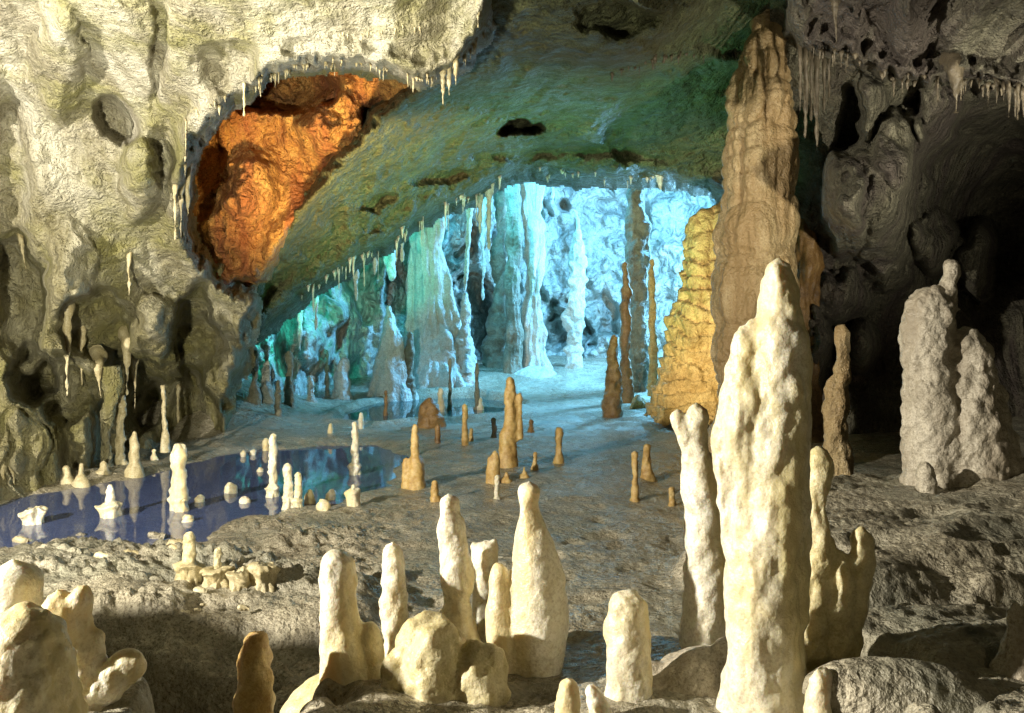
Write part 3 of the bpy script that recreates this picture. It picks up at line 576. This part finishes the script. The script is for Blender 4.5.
fused('stalagmite', 'amber stalagmite widening to an orange base with white companion at the pool end', 'stalagmite', [
    [(415, 423, 2.8), (415, 440, 3.8), (415, 452, 4), (416, 462, 7), (416, 490, 11)], [(406, 457, 3), (406, 470, 4), (407, 490, 6)]], ground(413, 488), M['amber'], vox=.015, amp=.35)
for a in [('short blunt stalagmite right of the orange-based one', 435, 479, 501, 3, 4.5, 'amber'),
          ('slim orange pencil stalagmite on the floor beyond the pool end', 465, 404, 444, 2.2, 3.2, 'amber'), ('tiny stub leaning on the slim orange pencil stalagmite', 471, 428, 441, 1.8, 2.5, 'amber'),
          ('dark stub shaped like a bottle left of the tallest floor stalagmite', 494, 418, 437, 2.2, 2.8, 'drip_dark'), ('little olive stub right of the tallest floor stalagmite', 531, 419, 431, 2, 2.8, 'brown'),
          ('lone bullet-shaped ochre stalagmite right of the tallest floor one', 558.5, 427, 461, 3.2, 4.6, 'amber'), ('small amber stub left of the lone bullet-shaped stalagmite', 535, 451, 469, 2.2, 3.4, 'amber'),
          ('tiny conical stub left of the small amber stub', 524, 466, 477, 1.8, 4, 'amber'), ('low pale bump in front of the tallest floor stalagmite', 507, 472, 481, 2.5, 4.5, 'amber'),
          ('thin brown post below the cone-shaped brown rock', 438, 425, 443, 2.2, 2.8, 'brown'), ('slim pale stub on the dam rim of the far pool', 361, 412, 428, 2, 2.5, 'calcite'),
          ('shorter pale stub on the dam rim further left', 330.5, 423, 434, 1.8, 2.2, 'calcite'), ('slim straw-coloured stalagmite left of the twin-headed one', 635, 452, 499, 2.8, 4, 'amber'),
          ('squat tan stalagmite just behind the slim straw-coloured one', 647, 443, 479, 3.8, 7, 'amber'), ('small tan stub close to the twin-headed stalagmite', 672, 487, 506, 2.8, 3.6, 'amber'),
          ('pale stub on the bank below the left wall hollow', 154, 449, 459, 2, 3, 'calcite'), ('tan cone stalagmite on the far bank beneath the hanging curtains', 134, 431, 476, 2, 8, 'drip'),
          ('low tan bump on the far bank left of the tan cone', 104, 462, 474, 3, 7, 'drip'), ('pale double stub on the far bank', 67, 467, 482, 3, 6, 'drip'), ('brown-tipped stub on a flat foot on the far bank', 81, 463, 485, 2.5, 7, 'drip'),
          ('thin tan stalagmite at the left edge of the picture by the bank', 2, 450, 494, 2.5, 6, 'drip'), ('small dim stub near the left edge of the bank', 12, 460, 492, 2.5, 5, 'drip')]:
    candle(a[0], *a[1:6], mat=a[6])
one('rock', 'cone-shaped brown rock at the near edge of the far pool', 'rock', [(430, 401, 4), (430, 410, 9), (430, 420, 12), (430, 430, 14)], ground(430, 427), M['brown'], .6, nu=28, nv=30)

# pool candles with shelf collars (thing > stem, shelf)
def shelf(px, py, w, h, d, mat, parent, loc, stem_w, seed):
    "flared shelfstone collar: wide brim on a narrower foot"
    V, q, R = tube([(px, py-h*.15, stem_w*.8), (px, py-h*.02, w*.72), (px, py+h*.12, w*.92), (px, py+h*.26, w*.84), (px, py+h*.5, w*.70), (px, py+h*1.2, w*.76), (px, py+h*1.5, w*.8)], d, 40, 30, dome=False)
    c = np.array(world(px, py, d)); a = np.arctan2(V[:, 1]-c[1], V[:, 0]-c[0])
    wob = 1+.34*vnoise(np.cos(a)*1.5+seed, np.sin(a)*1.5, V[:, 2]*9, seed)+.22*vnoise(np.cos(a)*5+seed, np.sin(a)*5, V[:, 2]*12, seed+3)
    V[:, 0] = c[0]+(V[:, 0]-c[0])*wob; V[:, 1] = c[1]+(V[:, 1]-c[1])*wob
    V[:, 2] += .045*fbm(V[:, 0]*9, V[:, 1]*9, V[:, 2]*9, 3, seed)
    N = calc_normals(V, q)
    if (N*(V-V.mean(0))).sum() < 0: q = q[:, ::-1]
    nu = 40; V = np.concatenate([V, [V[:nu].mean(0)]]); faces = [list(map(int, f)) for f in q]+[[len(V)-1, (j+1) % nu, j] for j in range(nu)]
    return mesh_obj('shelf', V, faces, mat, parent=parent, loc=loc)
def pool_candle(label, px, t, b, w0, w1, cy, cw, mat='calcite', heads=None, zb=None, lean=0):
    d = ground(px, b) if zb is None else zb
    loc = world(px, b, d)
    e = bpy.data.objects.new('pool_stalagmite', None); col.objects.link(e); e.location = loc; e.empty_display_size = .1
    tag(e, label, 'stalagmite')
    if t is not None: one('stem', None, None, [(px+lean, t, w0), (px+lean*.6, t+(cy-t)*.35, (w0+w1)*.5), (px, cy, w1), (px, cy+4, w1*1.1)], d, M[mat], .6, parent=e, loc=loc, nu=24, nv=44)
    shelf(px, cy, cw, b-cy, d, M[mat], e, loc, w1, int(px)+5)
    return e
pool_candle('thick white stalagmite rising from a round collar in the blue pool', 179, 443, 511, 6.5, 8, 496, 12)
pool_candle('short white stalagmite on a wide brimmed collar in the left of the pool', 110, 484, 517, 3.2, 4.5, 504, 12)
pool_candle('flat-topped mushroom stump without stem at the left of the pool', 34, None, 524, 3, 8, 510, 13)
pool_candle('slender white stalagmite on a flared collar in the middle of the pool', 273, 434, 497, 3.4, 4.2, 486, 8)
pool_candle('white finger stalagmite on a stubby collar right of the slender one', 288, 463, 510, 4, 4.5, 497, 7)
pool_candle('shorter white finger stalagmite beside the stubby collar', 298, 472, 508, 3.2, 3.8, 498, 6)
pool_candle('pale candle stalagmite on a knobbly collar in the right of the pool', 355, 421, 475, 3, 3.8, 464, 7)
pool_candle('goblet-shaped stump with pointed top at the pool edge', 353, 484, 507, 1.5, 3, 491, 8)
pool_candle('tan stalagmite on a flat dish at the near shore of the pool', 189, 531, 580, 6, 6, 564, 16, 'drip')
pool_candle('small stub on broad dishes right of the tan stalagmite', 218, 547, 583, 3, 4, 567, 19, 'drip')
pool_candle('stemless wide dish beside the small stub on the near shore', 263, None, 584, 3, 6, 566, 18, 'drip')
pool_candle('small cup-shaped dish behind the stemless wide dish', 240, None, 586, 3, 6, 573, 13, 'drip')
for k, (px, t, b, w, lab) in enumerate([(230, 483, 493, 6, 'white knob rising from the pool right of the thick collar stalagmite'), (200, 495, 502, 5, 'flat white lump beside the thick collar stalagmite'),
    (188, 514, 522, 5, 'dull lump in front of the thick collar stalagmite'), (310, 489, 504, 5, 'round white lump right of the shorter finger stalagmite'), (331, 489, 500, 4.5, 'small round lump left of the goblet-shaped stump'),
    (323, 499, 511, 6, 'pale stump between two round lumps at the pool edge'), (243, 451, 457, 3, 'leftmost of the little white knobs along the far shore'), (253, 449, 455, 3, 'little white knob next to the leftmost on the far shore'),
    (266, 438, 451, 3.5, 'taller little white knob on the far shore behind the slender stalagmite'), (260, 467, 472, 3, 'tiny white knob poking out of the pool before the far shore'), (245, 496, 503, 5, 'flat white lump in the pool below the white knob')]):
    one('stalagmite', lab, 'stalagmite', [(px, t, w*.6), (px, (t+b)/2, w), (px, b, w*1.05), (px, b+4, w)], ground(px, b), M['calcite'], .7, nu=18, nv=18)
# loose stones on the near shore
for k in range(34):
    px, py, r = random.choice([(random.uniform(20, 180), random.uniform(540, 562), random.uniform(3, 12)), (random.uniform(120, 300), random.uniform(575, 640), random.uniform(2.5, 7)), (random.uniform(20, 240), random.uniform(535, 560), random.uniform(4, 10))])
    d = ground(px, py)
    one('stone', 'rough pale stone lying on the near shore of the blue pool', 'stone', [(px-r, py-r*.25, r*.32), (px, py-r*.3, r*.5), (px+r, py-r*.1, r*.34)], d, M['floor'] if k % 2 else M['drip'], 1., group='loose stones on the near shore', nu=14, nv=16)

# ------------------------------------------------------------------ stalactites on the walls
gA = 'tiny stalactites fringing the pale overhang'
fringe('cave_wall', [(246, 96), (262, 82), (300, 68), (345, 64), (380, 70), (418, 82), (444, 80)], 60, 3, 13, .8, 1.8, M['drip'], 'tiny pale stalactite fringing the edge of the pale overhang', gA, jig=2, off=.3)
fringe('cave_wall', [(448, 76), (462, 62), (484, 34)], 14, 3, 14, .9, 1.9, M['drip'], 'tiny pale stalactite on the right corner of the pale overhang', 'tiny stalactites on the overhang corner', jig=2, off=.3)
fringe('cave_wall', [(340, 36), (380, 34), (430, 26)], 22, 3, 10, .8, 1.6, M['drip'], 'tiny stalactite on the upper ledge above the pale overhang edge', 'tiny stalactites on the upper ledge', jig=2, off=-.35)
fringe('cave_wall', [(185, 175), (186, 120), (225, 104)], 16, 4, 18, .9, 2, M['drip'], 'small stalactite on the pale edge left of the orange alcove', 'small stalactites left of the alcove', jig=5, off=-.1)
def tite(label, px, y0, y1, w, lay, mat='drip', lean=0, off=-.15, group=None, fl=.4):
    dd, _ = anchor(lay, px, y0); dd += .03
    one('stalactite', label, 'stalactite', [(px+lean, y1, .7), (px+lean*.6, y0+(y1-y0)*.6, w*.42), (px+lean*.2, y0+(y1-y0)*.2, w*.8), (px, y0-4, w*1.3, .04), (px, y0-15, w*2.2, .4)], dd, M[mat], .5, group=group, nu=16, nv=36, fl=fl)
for a in [('longest stalactite at the right corner of the pale overhang', 443, 72, 105, 3, 'cave_wall', 'drip', 0, .15), ('medium stalactite just right of the overhang corner stalactite', 449, 70, 95, 2.4, 'cave_wall', 'drip', 0, .3),
          ('shorter stalactite at the outermost overhang corner', 456, 62, 86, 2.6, 'cave_wall', 'drip', 0, .3), ('white straw stalactite over the dark top of the orange alcove', 244, 84, 116, 1.8, 'cave_wall', 'calcite', 0, .2),
          ('leftmost pale straw stalactite beside the orange alcove', 175, 186, 240, 2.8, 'cave_wall', 'drip'), ('middle pale straw stalactite beside the orange alcove', 181, 190, 238, 2.6, 'cave_wall', 'drip'),
          ('shortest pale stalactite nearest the orange alcove', 188, 176, 216, 2.6, 'cave_wall', 'drip'), ('small stalactite at the top of the picture by the overhang end', 478, 0, 28, 3, 'cave_wall', 'drip'),
          ('long pointed ochre stalactite under the left wall ridge', 67, 310, 396, 6, 'cave_wall', 'drip', 0, -.6), ('slightly shorter ochre stalactite right of the long pointed one', 81, 330, 386, 5, 'cave_wall', 'drip', 1, -.6),
          ('curved yellow stalactite hanging before the wall hollow', 127, 345, 395, 5, 'cave_wall', 'drip', 0, -.7), ('thin yellow stalactite right of the curved yellow one', 135, 360, 409, 3.2, 'cave_wall', 'drip', 0, -.9),
          ('slanting stalactite at the upper left wall fold', 20, 236, 270, 3, 'cave_wall', 'drip', 6, -.5), ('slim white stalactite high on the left wall bulge', 129, 255, 296, 3, 'cave_wall', 'drip', 0, -.5),
          ('stub stalactite under the left wall above the tan cone', 178, 388, 424, 2.5, 'cave_wall', 'drip', 0, -1.4), ('stub stalactite at the far left wall recess', 98, 368, 398, 4, 'cave_wall', 'drip', 3, -.9),
          ('orange pointed stalactite near the foot of the orange alcove', 230, 225, 265, 5, 'cave_alcove_wall', 'rust', 0, -.9), ('lone tiny stalactite under the ceiling ledge by the thick column', 655, 58, 70, 2, 'cave_ceiling', 'drip_dark', 0, -.4),
          ('long stalactite at the top right of the thick banded column', 836, 0, 44, 5, 'hanging_cave_ceiling', 'drip_dark', 0, -.1), ('widest stalactite on the dark right ceiling edge', 956, 70, 114, 7, 'hanging_cave_ceiling', 'drip_dark', 0, -.1)]:
    tite(*a)
one('column', 'thin pale column joining the left wall to the bank', 'column', [(163, 385, 3), (164, 410, 2.2), (165, 430, 2.6), (165, 452, 6)], 13.6, M['drip'], .5, nu=18, nv=50, dome=False)
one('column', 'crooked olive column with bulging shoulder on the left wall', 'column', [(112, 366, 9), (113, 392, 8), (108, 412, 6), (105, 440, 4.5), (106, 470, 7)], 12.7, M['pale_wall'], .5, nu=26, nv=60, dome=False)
one('column', 'thin crooked column behind the crooked olive column', 'column', [(122, 395, 5), (121, 420, 4), (120, 445, 4), (120, 468, 7)], 13.0, M['drip'], .8, nu=20, nv=50, dome=False)
for k, (px, y0, y1, w) in enumerate([(800, 50, 112, 2), (805, 46, 138, 3), (811, 56, 121, 2), (817, 50, 148, 3.6), (824, 60, 112, 2.4), (829, 56, 98, 1.8)]):
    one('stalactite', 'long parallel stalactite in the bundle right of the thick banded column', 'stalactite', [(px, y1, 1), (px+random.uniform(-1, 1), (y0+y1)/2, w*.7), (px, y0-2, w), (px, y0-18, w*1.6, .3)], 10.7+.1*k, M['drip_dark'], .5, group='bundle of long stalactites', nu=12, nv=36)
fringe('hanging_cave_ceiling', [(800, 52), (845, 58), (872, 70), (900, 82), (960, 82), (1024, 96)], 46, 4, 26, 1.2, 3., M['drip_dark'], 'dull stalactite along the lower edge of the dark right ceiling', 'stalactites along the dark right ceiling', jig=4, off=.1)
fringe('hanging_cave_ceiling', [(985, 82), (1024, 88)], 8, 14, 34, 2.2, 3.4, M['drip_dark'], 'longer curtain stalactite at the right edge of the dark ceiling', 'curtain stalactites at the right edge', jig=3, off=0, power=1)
fringe('cave_ceiling', [(612, 78), (650, 62), (700, 56), (745, 60)], 24, 2, 8, 1, 1.8, M['drip_dark'], 'tiny stalactite on the ceiling ledge left of the thick column', 'tiny stalactites on the ceiling ledge', jig=2, off=-.2)

# ------------------------------------------------------------------ lamps of the show cave and added fills
def lamp(name, kind, loc, power, colr, size=.15, target=None, angle=90, blend=.6):
    l = bpy.data.lights.new(name, kind); l.energy = power; l.color = colr; l.shadow_soft_size = size
    if kind == 'SPOT': l.spot_size = math.radians(angle); l.spot_blend = blend
    o = bpy.data.objects.new(name, l); col.objects.link(o); o.location = loc
    if target: o.rotation_euler = (Vector(target)-Vector(loc)).to_track_quat('-Z', 'Y').to_euler()
    return o
lamp('floodlight', 'POINT', (-7.0, 2.0, 3.3), 6400, (1, .92, .76), .10)
lamp('wall_floodlight', 'SPOT', (-2.4, 1.6, 1.2), 4500, (1, .94, .70), .12, (-4.6, 10.0, 4.9), 84, .8)
lamp('alcove_lamp', 'SPOT', (-2.0, 10.6, 2.2), 1700, (1, .72, .30), .12, (-2.5, 13.8, 4.3), 66, .8)
lamp('chamber_floodlight', 'POINT', (4.2, 23.3, 5.7), 5600, (.17, .56, 1), .25)
lamp('chamber_lamp', 'POINT', (6.2, 25.5, 3.2), 2400, (.28, .66, 1), .25)
lamp('cyan_lamp', 'POINT', (-.5, 23.2, 5.6), 800, (.12, .66, 1), .2)
lamp('teal_lamp', 'POINT', (-3.2, 18.9, 3.7), 700, (.04, .8, .60), .15)
lamp('green_lamp', 'SPOT', (.9, 14.0, .3), 800, (.22, 1, .45), .15, (0.2, 16, 4.4), 130, .9)
lamp('ochre_lamp', 'SPOT', (1.9, 12.3, .5), 1200, (1, .82, .50), .15, (3.3, 16.0, 1.9), 58, .8)
lamp('right_fill', 'SPOT', (4.9, 5.6, 1.6), 1700, (1, .93, .74), .12, (4.0, 12, 4.6), 62, .9)  # added off-frame light, lifts the right wall and hanging ceiling
lamp('fill_light', 'POINT', (2.6, -1.4, 2.8), 60, (1, .80, .42), .3)  # added weak fill, warms the shaded sides of the near stalagmites

w = bpy.data.worlds.new('World'); scene.world = w; w.use_nodes = True
bg = w.node_tree.nodes['Background']; bg.inputs[0].default_value = (.75, .8, .5, 1); bg.inputs[1].default_value = .016

# ------------------------------------------------------------------ camera
cam = bpy.data.cameras.new('camera'); co = bpy.data.objects.new('camera', cam); col.objects.link(co)
co.location = (0, 0, H); co.rotation_euler = (math.radians(90), 0, 0)
cam.sensor_width = 36; cam.lens = 36*F/1024; cam.shift_y = -(356.5-HY)/1024; cam.clip_end = 200; cam.clip_start = .05
scene.camera = co
scene.view_settings.view_transform = 'Standard'; scene.view_settings.look = 'None'; scene.view_settings.gamma = 1; scene.view_settings.exposure = 0

scene.cycles.use_denoising = True
scene.cycles.denoiser = 'OPENIMAGEDENOISE'
scene.cycles.denoising_input_passes = 'RGB_ALBEDO_NORMAL'
scene.cycles.denoising_prefilter = 'NONE'
scene.cycles.use_adaptive_sampling = False
scene.cycles.sample_clamp_indirect = 2.
scene.cycles.max_bounces = 6
scene.cycles.sample_clamp_direct = 4.
scene.cycles.use_light_tree = True
